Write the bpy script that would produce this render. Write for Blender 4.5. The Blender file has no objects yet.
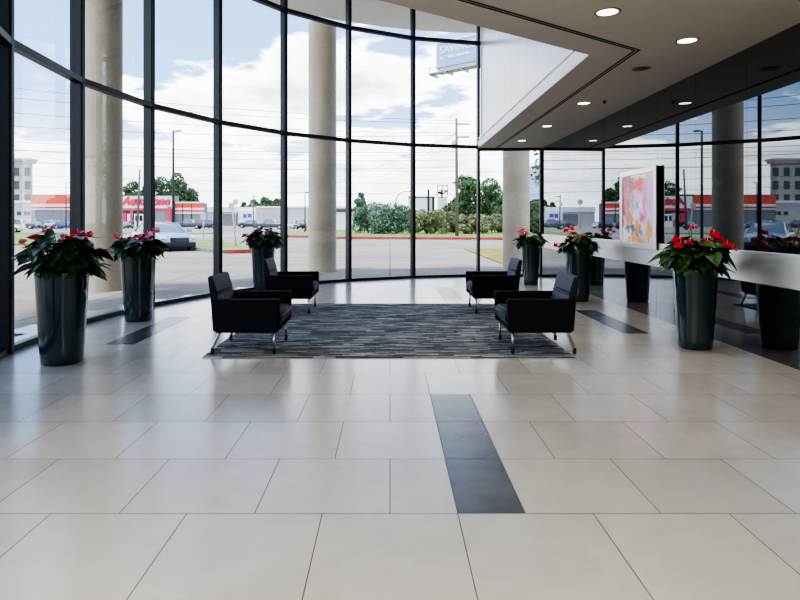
import bpy, bmesh, math, random
from mathutils import Vector, Matrix, noise as mnoise
scn = bpy.context.scene
COL = scn.collection
H = 1.31; F = 588.0; CX = 390.0; CY = 222.0
def gx(px, Y): return (px - CX) / F * Y           # lateral position of something seen at column px and standing Y metres off
def gz(py, Y): return H - (py - CY) / F * Y
# ------------------------------------------------------------------ materials
def srgb(r, g, b):
    f = lambda c: ((c/255.0)/12.92 if c/255.0 <= .04045 else ((c/255.0+.055)/1.055)**2.4)
    return (f(r), f(g), f(b), 1)
class NT:
    def __init__(s, tree): s.t = tree
    def n(s, typ, **kw):
        nd = s.t.nodes.new(typ)
        for k, v in kw.items(): setattr(nd, k, v)
        return nd
    def l(s, a, b): s.t.links.new(a, b)
    def setin(s, sock, v):
        if isinstance(v, bpy.types.NodeSocket): s.l(v, sock)
        else: sock.default_value = v
    def math(s, op, a, b=0.0, c=0.0, clamp=False):
        nd = s.n('ShaderNodeMath', operation=op); nd.use_clamp = clamp
        s.setin(nd.inputs[0], a); s.setin(nd.inputs[1], b); s.setin(nd.inputs[2], c)
        return nd.outputs[0]
    def vmath(s, op, a, b):
        nd = s.n('ShaderNodeVectorMath', operation=op)
        s.setin(nd.inputs[0], a); s.setin(nd.inputs[1], b)
        return nd.outputs[0]
    def mix(s, fac, a, b, blend='MIX'):
        nd = s.n('ShaderNodeMix', data_type='RGBA', blend_type=blend)
        s.setin(nd.inputs[0], fac); s.setin(nd.inputs[6], a); s.setin(nd.inputs[7], b)
        return nd.outputs[2]
    def noise(s, vec, scale, detail=3, rough=.5, dist=0):
        nd = s.n('ShaderNodeTexNoise'); nd.inputs['Scale'].default_value = scale
        nd.inputs['Detail'].default_value = detail; nd.inputs['Roughness'].default_value = rough
        nd.inputs['Distortion'].default_value = dist
        if vec is not None: s.l(vec, nd.inputs['Vector'])
        return nd
    def coord(s, which='Object'): return s.n('ShaderNodeTexCoord').outputs[which]
    def ramp(s, fac, stops):
        nd = s.n('ShaderNodeValToRGB'); e = nd.color_ramp.elements
        while len(e) < len(stops): e.new(.5)
        for i, (p, c) in enumerate(stops): e[i].position = p; e[i].color = c
        s.l(fac, nd.inputs[0]); return nd.outputs[0]
    def mapr(s, v, a, b, c=0.0, d=1.0, smooth=False):
        nd = s.n('ShaderNodeMapRange'); nd.clamp = True
        if smooth: nd.interpolation_type = 'SMOOTHSTEP'
        s.setin(nd.inputs[0], v)
        for i, x in enumerate((a, b, c, d)): s.setin(nd.inputs[i+1], x)
        return nd.outputs[0]
    def bump(s, h, strength, dist=.01):
        nd = s.n('ShaderNodeBump'); nd.inputs['Strength'].default_value = strength; nd.inputs['Distance'].default_value = dist
        s.l(h, nd.inputs['Height']); return nd.outputs[0]
def mat(name, color=(.5,.5,.5,1), rough=.5, metal=0.0, spec=.5, fn=None, coat=0.0, sheen=0.0, var=.06, vscale=6.0):
    m = bpy.data.materials.new(name); m.use_nodes = True
    nt = NT(m.node_tree); b = m.node_tree.nodes['Principled BSDF']
    b.inputs['Roughness'].default_value = rough; b.inputs['Metallic'].default_value = metal
    b.inputs['Specular IOR Level'].default_value = spec; b.inputs['Coat Weight'].default_value = coat
    b.inputs['Sheen Weight'].default_value = sheen
    b.inputs['Base Color'].default_value = color
    if fn: fn(nt, b)
    elif var:
        nz = nt.noise(nt.coord('Object'), vscale, 3)
        k = nt.mapr(nz.outputs['Fac'], .3, .7, 1-var, 1+var)
        nt.l(nt.vmath('SCALE', color[:3], 0) if False else nt.mix(1.0, color, nt_grey(nt, k), 'MULTIPLY'), b.inputs['Base Color'])
    return m
def nt_grey(nt, v):
    c = nt.n('ShaderNodeCombineColor')
    for i in range(3): nt.l(v, c.inputs[i])
    return c.outputs[0]
def emis(name, color, strength):
    def fn(nt, b):
        b.inputs['Emission Color'].default_value = color; b.inputs['Emission Strength'].default_value = strength
    return mat(name, color, .5, fn=fn)
M = {}
# floor tiles: per-tile shade lives in a colour attribute
def f_tile(nt, b):
    a = nt.n('ShaderNodeAttribute'); a.attribute_name = 'tone'
    co = nt.coord('Object')
    n1 = nt.noise(co, 1.7, 5, .6, .6); n2 = nt.noise(co, 9, 4, .6)
    k = nt.math('ADD', nt.mapr(n1.outputs['Fac'], .3, .7, -.06, .06), nt.mapr(n2.outputs['Fac'], .3, .7, -.02, .02))
    k = nt.math('ADD', k, nt.math('MULTIPLY', a.outputs['Fac'], .12))
    k = nt.math('ADD', k, .94)
    nt.l(nt.mix(1.0, (.465,.445,.42,1), nt_grey(nt, k), 'MULTIPLY'), b.inputs['Base Color'])
    nt.l(nt.mapr(n2.outputs['Fac'], .3, .7, .17, .23), b.inputs['Roughness'])
M['tile'] = mat('pale_floor_tile', rough=.2, spec=.5, fn=f_tile)
def f_dtile(nt, b):
    co = nt.coord('Object'); n1 = nt.noise(co, 3, 5, .6)
    nt.l(nt.ramp(n1.outputs['Fac'], [(.3,(.05,.052,.055,1)),(.7,(.09,.092,.095,1))]), b.inputs['Base Color'])
M['dark_tile'] = mat('dark_floor_tile', rough=.25, spec=.5, fn=f_dtile)
M['grout'] = mat('grout', (.09,.085,.08,1), .8)
M['ceiling'] = mat('ceiling_paint', (.70,.65,.57,1), .8, var=.02)
M['white_paint'] = mat('white_paint', (.8,.8,.78,1), .6, var=.02)
M['fascia'] = mat('bright_white_fascia', (.97,.97,.96,1), .4, var=.01)
M['slot'] = mat('slot_black', (.02,.02,.02,1), .7)
def f_panelw(nt, b):
    co = nt.coord('Object'); sp = nt.n('ShaderNodeSeparateXYZ'); nt.l(co, sp.inputs[0])
    fr = nt.math('FRACT', nt.math('DIVIDE', sp.outputs[1], .62))
    ln = nt.math('LESS_THAN', fr, .025)
    nt.l(nt.mix(ln, (.80,.84,.88,1), (.55,.58,.61,1)), b.inputs['Base Color'])
M['panel_white'] = mat('white_wall_panel', rough=.25, spec=.5, fn=f_panelw)
def f_blackglass(nt, b):
    nt2 = nt; t = nt.t
    co = nt.coord('Object'); sp = nt.n('ShaderNodeSeparateXYZ'); nt.l(co, sp.inputs[0])
    fr = nt.math('FRACT', nt.math('ADD', sp.outputs[1], .005))
    ln = nt.math('LESS_THAN', fr, .006)
    nt.l(nt.mix(ln, (.006,.009,.012,1), (.05,.055,.06,1)), b.inputs['Base Color'])
    gl = nt.n('ShaderNodeBsdfGlossy'); gl.inputs['Roughness'].default_value = .012
    gl.inputs['Color'].default_value = (.92,.96,1.0,1)
    fr2 = nt.n('ShaderNodeLayerWeight')
    fac = nt.math('ADD', nt.math('MULTIPLY', nt.math('POWER', fr2.outputs['Facing'], 3.0), .8), .14, clamp=True)
    fac = nt.math('MULTIPLY', fac, nt.math('SUBTRACT', 1.0, nt.math('MULTIPLY', ln, .6)))
    b.inputs['Specular IOR Level'].default_value = 0
    mx = nt.n('ShaderNodeMixShader'); nt.l(fac, mx.inputs[0]); nt.l(b.outputs[0], mx.inputs[1]); nt.l(gl.outputs[0], mx.inputs[2])
    out = t.nodes['Material Output']; nt.l(mx.outputs[0], out.inputs[0])
M['black_glass'] = mat('black_glass_panel', rough=.3, fn=f_blackglass)
def f_steel(nt, b):
    mp = nt.n('ShaderNodeMapping'); nt.l(nt.coord('Object'), mp.inputs[0]); mp.inputs['Scale'].default_value = (1, .6, 60)
    nz = nt.noise(mp.outputs[0], 4, 3)
    nt.l(nt.mapr(nz.outputs['Fac'], .3, .7, .28, .42), b.inputs['Roughness'])
    n2 = nt.noise(nt.coord('Object'), 1.1, 2)
    nt.l(nt.ramp(n2.outputs['Fac'], [(.35,(.80,.80,.79,1)),(.65,(.97,.97,.95,1))]), b.inputs['Base Color'])
M['steel'] = mat('brushed_steel', (.62,.62,.6,1), .34, .88, fn=f_steel)
M['mullion'] = mat('dark_anodised_frame', (.007,.011,.017,1), .4, 0.0, .5, var=.05)
def f_glass(nt, b):
    tr = nt.n('ShaderNodeBsdfTransparent'); tr.inputs[0].default_value = (.93,.955,.965,1)
    gl = nt.n('ShaderNodeBsdfGlossy'); gl.inputs['Roughness'].default_value = .0; gl.inputs[0].default_value = (1,1,1,1)
    fr = nt.n('ShaderNodeLayerWeight')
    fc = nt.math('ADD', nt.math('MULTIPLY', nt.math('POWER', fr.outputs['Facing'], 5.0), .8), .045, clamp=True)
    mx = nt.n('ShaderNodeMixShader'); nt.l(fc, mx.inputs[0]); nt.l(tr.outputs[0], mx.inputs[1]); nt.l(gl.outputs[0], mx.inputs[2])
    nt.l(mx.outputs[0], nt.t.nodes['Material Output'].inputs[0])
M['glass'] = mat('window_glass', fn=f_glass)
def f_rug(nt, b):
    co = nt.coord('Object'); sp = nt.n('ShaderNodeSeparateXYZ'); nt.l(co, sp.inputs[0])
    row = nt.math('FLOOR', nt.math('MULTIPLY', sp.outputs[1], 36))
    wn = nt.n('ShaderNodeTexWhiteNoise', noise_dimensions='1D'); nt.l(row, wn.inputs['W'])
    xs = nt.math('ADD', sp.outputs[0], nt.math('MULTIPLY', wn.outputs[0], 37.0))
    seg = nt.math('FLOOR', nt.math('MULTIPLY', xs, 4.6))
    cb = nt.n('ShaderNodeCombineXYZ'); nt.l(seg, cb.inputs[0]); nt.l(row, cb.inputs[1])
    w2 = nt.n('ShaderNodeTexWhiteNoise', noise_dimensions='2D'); nt.l(cb.outputs[0], w2.inputs['Vector'])
    mp = nt.n('ShaderNodeMapping'); nt.l(co, mp.inputs[0]); mp.inputs['Scale'].default_value = (3.5, 36, 1)
    nz = nt.noise(mp.outputs[0], 1.6, 5, .65, .3)
    f = nt.noise(co, 260, 2)
    v = nt.math('ADD', nt.math('MULTIPLY', w2.outputs[0], .42), nt.math('MULTIPLY', nz.outputs['Fac'], .55))
    v = nt.math('ADD', v, nt.math('MULTIPLY', nt.math('SUBTRACT', f.outputs['Fac'], .5), .25))
    nt.l(nt.ramp(v, [(.25,(.06,.065,.072,1)),(.46,(.14,.15,.16,1)),(.60,(.27,.28,.29,1)),(.76,(.62,.63,.64,1))]), b.inputs['Base Color'])
    nt.l(nt.bump(f.outputs['Fac'], .6, .004), b.inputs['Normal'])
M['rug'] = mat('streaked_carpet', rough=.95, spec=.1, fn=f_rug)
def f_navy(nt, b):
    co = nt.coord('Object'); n = nt.noise(co, 420, 2); n2 = nt.noise(co, 7, 3)
    nt.l(nt.mix(n.outputs['Fac'], (.005,.007,.022,1), (.012,.018,.055,1)), b.inputs['Base Color'])
    nt.l(nt.bump(nt.math('ADD', nt.math('MULTIPLY', n.outputs['Fac'], .25), n2.outputs['Fac']), .25, .004), b.inputs['Normal'])
M['navy'] = mat('navy_upholstery', rough=.62, spec=.3, sheen=.12, fn=f_navy)
M['navy_arm'] = mat('navy_arm_cloth', (.003,.004,.011,1), .7, 0, .25, var=.1, vscale=60)
M['chrome'] = mat('brushed_leg_metal', (.42,.42,.43,1), .28, 1.0)
M['rubber'] = mat('black_rubber', (.012,.012,.012,1), .6)
M['planter'] = mat('glossy_teal_black_lacquer', (.017,.038,.048,1), .1, 0, .5, coat=.5, var=.08)
M['soil'] = mat('soil', (.03,.02,.012,1), .95, var=.4, vscale=60)
def f_leaf(nt, b):
    n = nt.noise(nt.coord('Object'), 9, 3); n2 = nt.noise(nt.coord('Object'), 60, 2)
    nt.l(nt.ramp(n.outputs['Fac'], [(.3,(.018,.052,.022,1)),(.55,(.042,.105,.036,1)),(.75,(.10,.20,.05,1))]), b.inputs['Base Color'])
    nt.l(nt.bump(n2.outputs['Fac'], .2, .004), b.inputs['Normal'])
M['leaf'] = mat('glossy_leaf', rough=.3, spec=.5, fn=f_leaf)
M['stem'] = mat('green_stem', (.012,.035,.012,1), .6)
M['spathe'] = mat('red_spathe', (.50,.012,.028,1), .28, 0, .5, var=.15, vscale=20)
M['spathe_muted'] = mat('brick_red_spathe', (.36,.07,.04,1), .35, var=.2, vscale=20)
M['spadix'] = mat('pale_pink_spadix', (.75,.35,.28,1), .5)
M['silver'] = mat('silver_frame', (.82,.82,.81,1), .32, .6)
M['dark_edge'] = mat('dark_frame_edge', (.015,.013,.01,1), .5)
M['lamp_on'] = emis('lamp_lens', (1,.88,.68,1), 5)
M['lamp_off'] = mat('unlit_lamp', (.02,.02,.018,1), .4)
M['lamp_ring'] = mat('lamp_trim_ring', (.33,.29,.24,1), .45)
def f_conc(nt, b):
    co = nt.coord('Object'); n1 = nt.noise(co, .25, 5, .6, .5); n2 = nt.noise(co, 3, 5, .6)
    mp = nt.n('ShaderNodeMapping'); nt.l(co, mp.inputs[0]); mp.inputs['Scale'].default_value = (.10, .9, 1)
    n3 = nt.noise(mp.outputs[0], 1, 4, .6)
    v = nt.math('ADD', nt.math('MULTIPLY', n1.outputs['Fac'], .4), nt.math('ADD', nt.math('MULTIPLY', n3.outputs['Fac'], .45), nt.math('MULTIPLY', n2.outputs['Fac'], .15)))
    c = nt.ramp(v, [(.35,(.25,.21,.165,1)),(.5,(.33,.283,.228,1)),(.65,(.40,.35,.29,1))])
    br = nt.n('ShaderNodeTexBrick'); nt.l(co, br.inputs['Vector']); br.inputs['Scale'].default_value = 1
    br.inputs['Brick Width'].default_value = 5; br.inputs['Row Height'].default_value = 5; br.inputs['Mortar Size'].default_value = .03; br.offset = 0
    br.inputs['Color1'].default_value = (1,1,1,1); br.inputs['Color2'].default_value = (.93,.93,.93,1); br.inputs['Mortar'].default_value = (.6,.6,.6,1)
    nt.l(nt.mix(1.0, c, br.outputs[0], 'MULTIPLY'), b.inputs['Base Color'])
M['concrete_lot'] = mat('concrete_lot', rough=.85, spec=.2, fn=f_conc)
def f_col(nt, b):
    co = nt.coord('Object'); n1 = nt.noise(co, 1.2, 5, .6); n2 = nt.noise(co, 24, 4)
    v = nt.math('ADD', nt.math('MULTIPLY', n1.outputs['Fac'], .7), nt.math('MULTIPLY', n2.outputs['Fac'], .3))
    nt.l(nt.ramp(v, [(.35,(.39,.335,.255,1)),(.65,(.53,.465,.37,1))]), b.inputs['Base Color'])
M['column'] = mat('cast_concrete_column', rough=.7, spec=.3, fn=f_col)
def f_grass(nt, b):
    co = nt.coord('Object'); n1 = nt.noise(co, .5, 5, .6); n2 = nt.noise(co, 30, 3)
    v = nt.math('ADD', nt.math('MULTIPLY', n1.outputs['Fac'], .6), nt.math('MULTIPLY', n2.outputs['Fac'], .4))
    nt.l(nt.ramp(v, [(.35,(.13,.19,.05,1)),(.5,(.22,.29,.08,1)),(.68,(.36,.38,.14,1))]), b.inputs['Base Color'])
M['grass'] = mat('grass', rough=.95, spec=.1, fn=f_grass)
def f_dry(nt, b):
    co = nt.coord('Object'); n1 = nt.noise(co, 1.2, 5, .7); 
    nt.l(nt.ramp(n1.outputs['Fac'], [(.35,(.20,.19,.04,1)),(.65,(.36,.30,.09,1))]), b.inputs['Base Color'])
M['dry_grass'] = mat('dry_grass', rough=.95, spec=.1, fn=f_dry)
M['red_curb'] = mat('red_curb_paint', (.42,.05,.055,1), .7, var=.25, vscale=2)
M['grey_curb'] = mat('grey_curb', (.25,.25,.25,1), .8, var=.2)
M['asphalt'] = mat('road_asphalt', (.32,.31,.30,1), .9, var=.1, vscale=.4)
M['foliage'] = mat('tree_foliage', (.12,.19,.085,1), .8, 0, .2, var=.5, vscale=1.1)  # foliage colours here and below are lightened, standing in for distance haze
M['foliage_blue'] = mat('grey_green_foliage', (.17,.24,.17,1), .8, 0, .2, var=.4, vscale=1.1)
M['foliage_dry'] = mat('olive_brush_foliage', (.28,.29,.16,1), .85, 0, .2, var=.4, vscale=1.3)
M['bark'] = mat('bark', (.12,.09,.06,1), .9, var=.3, vscale=8)
M['store_red'] = mat('store_red', (.68,.045,.09,1), .6, var=.05)
M['store_orange'] = mat('store_orange_red', (.80,.11,.05,1), .6, var=.05)
M['store_white'] = mat('store_white', (.78,.78,.78,1), .7, var=.03)
M['store_grey'] = mat('store_grey_block', (.23,.24,.25,1), .8, var=.08, vscale=1)
M['dark_window'] = mat('dark_window', (.03,.04,.05,1), .1, 0, .6)
M['beige'] = mat('beige_stucco', (.50,.46,.42,1), .8, var=.05, vscale=.5)
M['pale_wall'] = mat('pale_metal_siding', (.56,.55,.52,1), .8, var=.06, vscale=.3)
M['pale_blue'] = mat('pale_blue_glass_facade', (.42,.50,.62,1), .4, var=.06)
M['blue'] = mat('sign_blue', (.33,.43,.72,1), .6)
M['lettering_blue'] = mat('lettering_blue', (.08,.12,.5,1), .5)
M['white'] = mat('white_vinyl', (.85,.86,.88,1), .5, var=.02)
M['pole'] = mat('weathered_timber_pole', (.16,.13,.11,1), .9, var=.2)
M['dark_metal'] = mat('dark_grey_metal', (.05,.05,.055,1), .5, .4)
M['galv'] = mat('galvanised_metal', (.45,.46,.46,1), .5, .5)
M['wire'] = mat('cable_black', (.10,.10,.11,1), .6, var=0)
def carpaint(n, c): return mat(n, c, .25, .2, .5, coat=.6, var=.02)
M['car_silver'] = carpaint('silver_white_car_paint', (.30,.34,.40,1))
M['car_white'] = carpaint('white_car_paint', (.75,.76,.78,1))
M['car_dark'] = carpaint('charcoal_car_paint', (.045,.05,.06,1))
M['car_grey'] = carpaint('grey_car_paint', (.06,.07,.08,1))
M['car_blue'] = carpaint('blue_car_paint', (.05,.09,.22,1))
M['car_glass'] = mat('car_glass', (.16,.18,.20,1), .06, 0, .8)
M['car_trim'] = mat('dark_car_trim', (.012,.016,.026,1), .4)
M['tyre'] = mat('tyre_rubber', (.015,.015,.016,1), .8)
M['headlamp'] = mat('headlamp_glass', (.7,.75,.8,1), .1, .3)

# ------------------------------------------------------------------ mesh helpers
def xf(bm, verts, mtx):
    if mtx is not None: bmesh.ops.transform(bm, matrix=mtx, verts=verts)
def add_box(bm, x0, x1, y0, y1, z0, z1, mi=0, bev=0.0, seg=2, mtx=None):
    r = bmesh.ops.create_cube(bm, size=1); vs = r['verts']
    bmesh.ops.transform(bm, matrix=Matrix.Translation(((x0+x1)/2,(y0+y1)/2,(z0+z1)/2)) @ Matrix.Diagonal((x1-x0, y1-y0, z1-z0, 1)), verts=vs)
    fs = {f for v in vs for f in v.link_faces}
    for f in fs: f.material_index = mi
    if bev:
        es = list({e for v in vs for e in v.link_edges})
        r2 = bmesh.ops.bevel(bm, geom=es, offset=bev, segments=seg, affect='EDGES', profile=.6)
        vs = list({v for f in r2['faces'] for v in f.verts} | {v for v in vs if v.is_valid})
    if mtx is not None: bmesh.ops.transform(bm, matrix=mtx, verts=vs)
    return vs
def add_tube(bm, pts, rad, n=8, mi=0, cap=True):
    pts = [Vector(p) for p in pts]; rads = rad if isinstance(rad, (list, tuple)) else [rad]*len(pts)
    rings = []; up = None
    for i, p in enumerate(pts):
        d = (pts[min(i+1, len(pts)-1)] - pts[max(i-1, 0)]).normalized()
        if up is None:
            up = Vector((0,0,1)) if abs(d.z) < .9 else Vector((1,0,0))
        a = d.cross(up).normalized(); b = a.cross(d).normalized(); up = b
        rings.append([bm.verts.new(p + (a*math.cos(2*math.pi*k/n) + b*math.sin(2*math.pi*k/n))*rads[i]) for k in range(n)])
    for r0, r1 in zip(rings, rings[1:]):
        for k in range(n):
            f = bm.faces.new((r0[k], r0[(k+1)%n], r1[(k+1)%n], r1[k])); f.material_index = mi
    if cap:
        for r in (rings[0][::-1], rings[-1]):
            try: f = bm.faces.new(r); f.material_index = mi
            except ValueError: pass
def add_prism(bm, poly, z0, z1, mi=0, plane='xy'):
    """extrude polygon poly; plane 'xy' extrudes in z, 'xz' in y, 'yz' in x"""
    def P(a, b, c): return {'xy': (a, b, c), 'xz': (a, c, b), 'yz': (c, a, b)}[plane]
    lo = [bm.verts.new(P(a, b, z0)) for a, b in poly]; hi = [bm.verts.new(P(a, b, z1)) for a, b in poly]
    fs = [bm.faces.new(lo[::-1]), bm.faces.new(hi)]
    n = len(poly)
    for i in range(n): fs.append(bm.faces.new((lo[i], lo[(i+1)%n], hi[(i+1)%n], hi[i])))
    for f in fs: f.material_index = mi
    return lo + hi
def add_lathe(bm, prof, n=32, mi=0, sq=2.0, c=(0,0,0), cap_b=True, cap_t=False):
    rings = []
    for r, z in prof:
        ring = []
        for k in range(n):
            t = 2*math.pi*k/n; ct, st = math.cos(t), math.sin(t)
            rr = r / (abs(ct)**sq + abs(st)**sq)**(1/sq)
            ring.append(bm.verts.new((c[0]+rr*ct, c[1]+rr*st, c[2]+z)))
        rings.append(ring)
    for r0, r1 in zip(rings, rings[1:]):
        for k in range(n):
            f = bm.faces.new((r0[k], r0[(k+1)%n], r1[(k+1)%n], r1[k])); f.material_index = mi
    if cap_b: bm.faces.new(rings[0][::-1]).material_index = mi
    if cap_t: bm.faces.new(rings[-1]).material_index = mi
def obj(name, bm, mats, parent=None, smooth=False, loc=None, norm=True):
    if norm: bmesh.ops.recalc_face_normals(bm, faces=bm.faces[:])
    me = bpy.data.meshes.new(name); bm.to_mesh(me); bm.free()
    for m in (mats if isinstance(mats, (list, tuple)) else [mats]): me.materials.append(M[m])
    if smooth is True:
        for p in me.polygons: p.use_smooth = True
    elif smooth:
        me.polygons.foreach_set('use_smooth', [True]*len(me.polygons)); me.set_sharp_from_angle(angle=math.radians(smooth))
    o = bpy.data.objects.new(name, me); COL.objects.link(o)
    if parent is not None: o.parent = parent
    if loc: o.location = loc
    return o
def tag(o, label=None, cat=None, group=None, kind=None):
    if label: o['label'] = label
    if cat: o['category'] = cat
    if group: o['group'] = group
    if kind: o['kind'] = kind
    return o
def thing(name, label, cat, loc=(0,0,0), rz=0.0, group=None):
    o = bpy.data.objects.new(name, None); COL.objects.link(o); o.location = loc; o.rotation_euler = (0,0,rz)
    o.empty_display_size = .1
    return tag(o, label, cat, group)
def copy_tree(o, parent=None):
    c = o.copy(); COL.objects.link(c); c.parent = parent
    for ch in list(o.children): copy_tree(ch, c)
    return c
def B(): return bmesh.new()
def struct(name, bm, mats, smooth=False, parent=None, label=None):
    o = obj(name, bm, mats, parent, smooth)
    if parent is None: o['kind'] = 'structure'
    if label: o['label'] = label
    return o
def text_mesh(name, body, size, m, parent, mtx, shear=0.0, offset=0.0, extrude=.01, fit=None):
    cu = bpy.data.curves.new(name, 'FONT'); cu.body = body; cu.size = size; cu.shear = shear; cu.offset = offset; cu.extrude = extrude
    cu.align_x = 'LEFT'
    tmp = bpy.data.objects.new('tmp', cu); COL.objects.link(tmp)
    dg = bpy.context.evaluated_depsgraph_get(); dg.update()
    me = bpy.data.meshes.new_from_object(tmp.evaluated_get(dg)); bpy.data.objects.remove(tmp); bpy.data.curves.remove(cu)
    me.name = name; me.materials.clear(); me.materials.append(M[m])
    xs = [v.co.x for v in me.vertices]; ys = [v.co.y for v in me.vertices]
    x0, x1, y0, y1 = min(xs), max(xs), min(ys), max(ys)
    w, h = fit if fit else (x1-x0, y1-y0)
    me.transform(Matrix.Diagonal((w/(x1-x0), h/(y1-y0), 1, 1)) @ Matrix.Translation((-x0, -y0, 0)))
    me.transform(mtx)
    o = bpy.data.objects.new(name, me); COL.objects.link(o); o.parent = parent
    return o

# ================================================================== ROOM SHELL
TS = .609
WX = 3.62     # lower wall and steel band plane
WU = 3.64     # upper black glass plane, set back
ZC = 3.08
# ---- curved curtain wall corner points
ACX, ACY, AR, A0, DA = 3.015, 7.24, 6.984, 3.3396, .2346
def arc(n): a = A0 - DA*n; return Vector((ACX + AR*math.cos(a), ACY + AR*math.sin(a)))
PTS = [arc(n) for n in range(-2, 8)] + [Vector((3.69, 14.08))]
# ---- floor: individual tiles in running bond over dark grout
bm = B()
tone = []
def inside_room(cx, cy):
    if cy < 2.6: return -5.6 < cx < WU and cy > -6
    if cx > WU: return False
    if cx > 3.0 and cy < 14.1: return True
    return (Vector((cx, cy)) - Vector((ACX, ACY))).length < AR + .25
rnd = random.Random(5)
dark_runs = [(1, 3, .3045, .609), (8, 10, 4.5*TS, 5*TS), (7, 9, -5*TS, -4.5*TS), (13, 15, 1.5*TS, 2*TS)]
g = .0022
def quad(x0, x1, y0, y1, mi):
    if x1 - x0 < .03: return
    vs = [bm.verts.new(p) for p in ((x0+g, y0+g, 0), (x1-g, y0+g, 0), (x1-g, y1-g, 0), (x0+g, y1-g, 0))]
    f = bm.faces.new(vs); f.material_index = mi; tone.append(rnd.uniform(-.5, .5))
Y0 = 2.034
for r in range(-14, 21):
    y0 = Y0 + r*TS; y1 = y0 + TS
    off = 0.3045 if r % 2 == 0 else 0.0
    runs = [(a, b) for (r0, r1, a, b) in dark_runs if r0 <= r <= r1]
    for c in range(-11, 8):
        x0 = off + c*TS; x1 = x0 + TS
        x1 = min(x1, WU)
        if x1 - x0 < .03 or not inside_room((x0+x1)/2 + (.0 if x0 > 0 else .15), (y0+y1)/2): continue
        cuts = [(x0, x1, 0)]
        for a, b in runs:
            new = []
            for (p, q, m_) in cuts:
                if m_ == 0 and a < q - .01 and b > p + .01:
                    if a > p + .01: new.append((p, a, 0))
                    new.append((max(a, p), min(b, q), 1))
                    if b < q - .01: new.append((b, q, 0))
                else: new.append((p, q, m_))
            cuts = new
        for p, q, m_ in cuts: quad(p, q, y0, y1, m_)
gf = []
gp = [(-5.7, -6.1), (WU+.02, -6.1), (WU+.02, 14.15)] + [tuple(p + (p - Vector((ACX, ACY))).normalized()*.06) for p in PTS[:-1][::-1]] + [(-5.7, 2.5)]
add_prism(bm, gp, -.12, -.0015, 2)
for f in bm.faces: 
    if f.material_index != 2 and f.normal.z < 0: f.normal_flip()
me = bpy.data.meshes.new('floor'); bm.normal_update()
bm.to_mesh(me); nq = len(tone)
at = me.attributes.new('tone', 'FLOAT', 'FACE')
for i, t in enumerate(tone): at.data[i].value = t
bm.free()
for k in ('tile', 'dark_tile', 'grout'): me.materials.append(M[k])
fl = bpy.data.objects.new('floor', me); COL.objects.link(fl); fl['kind'] = 'structure'
fl['label'] = 'pale stone-look floor tiles with short dark inlaid strips'

# ---- low ceiling with the chamfered opening to the atrium
OX, OY = 2.12, 6.24; SL = .70
cpoly = [(OX, 14.09), (OX, OY), (-5.7, OY - SL*(OX+5.7)), (-5.7, -6.1), (WU+.05, -6.1), (WU+.05, 14.09)]
bm = B(); add_prism(bm, cpoly, ZC, 3.25, 0)
cl = struct('ceiling', bm, 'ceiling', label='flat taupe painted ceiling with recessed downlights')
# bright fascia along the opening, a ledge and white panels over it
bm = B()
add_box(bm, OX-.012, OX, OY-.02, 14.08, ZC+.002, 3.25)
add_box(bm, OX+.03, OX+.12, OY, 14.08, 3.25, 3.29)
add_box(bm, OX+.0, OX+.12, OY-.02, 14.08, 3.29, 3.33)
add_box(bm, OX+.05, OX+.12, OY-.02, 14.08, 3.33, 3.36)
struct('trim_1', bm, 'fascia', label='white stepped fascia along the atrium opening')
bm = B()
add_box(bm, OX+.05, OX+.2, OY-.1, 14.1, 3.35, 6.95)
struct('wall_upper_right', bm, 'panel_white', label='white panelled wall rising above the low ceiling')
d = Vector((-1, -SL)).normalized(); nrm = Vector((-d.y, d.x))
bm = B()
a = Vector((OX+.05, OY)); b_ = a + d*9.4
p4 = [a, b_, b_ - nrm*(-.15), a - nrm*(-.15)]
add_prism(bm, [tuple(p) for p in [a, b_, b_ + Vector((.1, -.15)), a + Vector((.1, -.15))]], 3.25, 6.95)
struct('wall_upper_back', bm, 'panel_white')
# double reveal line in the ceiling, running parallel to the opening
bm = B()
for o_ in (.405, .445):
    w = .011
    x = OX + o_
    yc = OY - SL*(o_)*.0 - .17*(o_/.41)
    add_box(bm, x-w, x+w, yc, 14.0, ZC-.003, ZC+.01)
    dv = Vector((-1, -SL)).normalized(); nn = Vector((-dv.y, dv.x))*w
    s = Vector((x+w, yc)); e = s + dv*9.0
    add_prism(bm, [tuple(s+nn), tuple(e+nn), tuple(e-nn), tuple(s-nn)], ZC-.003, ZC+.01)
struct('trim_2', bm, 'slot', label='thin double black reveal line in the ceiling')
# high atrium ceiling
bm = B()
hp = [(WX+.4, 14.4)] + [tuple(p + (p - Vector((ACX, ACY))).normalized()*.2) for p in PTS[:-1][::-1]] + [(-5.7, 2.6), (-5.7, -6.1), (WX+.3, -6.1)]
add_prism(bm, hp, 6.95, 7.15)
struct('ceiling_upper', bm, 'white_paint')
# exterior roof overhang beyond the glass
bm = B()
RO = AR + 2.35
outer = [(ACX + RO*math.cos(A0 - DA*n), ACY + RO*math.sin(A0 - DA*n)) for n in [x*.5 for x in range(-5, 15)]] + [(12, 16.6)]
innr = [(12, 14.3), (WX+.3, 14.3)] + [tuple(p + (p - Vector((ACX, ACY))).normalized()*.2) for p in PTS[:-1][::-1]]
add_prism(bm, outer + innr, 6.62, 7.15)
struct('ceiling_overhang', bm, 'white_paint', label='pale soffit of the roof overhang outside the glass')

# ---- right wall: black reflective panels and steel band
bm = B(); add_box(bm, WX, WX+.2, -6.1, 14.0, 0, 1.0); add_box(bm, WU, WU+.17, -6.1, 14.08, 1.0, ZC+.17)
struct('wall_right', bm, 'black_glass', label='glossy black glass panelled wall mirroring the windows')
bm = B(); add_box(bm, WX-.005, WU+.002, -6, 14.0, .705, 1.02, bev=.003)
struct('trim_3', bm, 'steel', label='brushed steel band running along the black wall')
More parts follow.
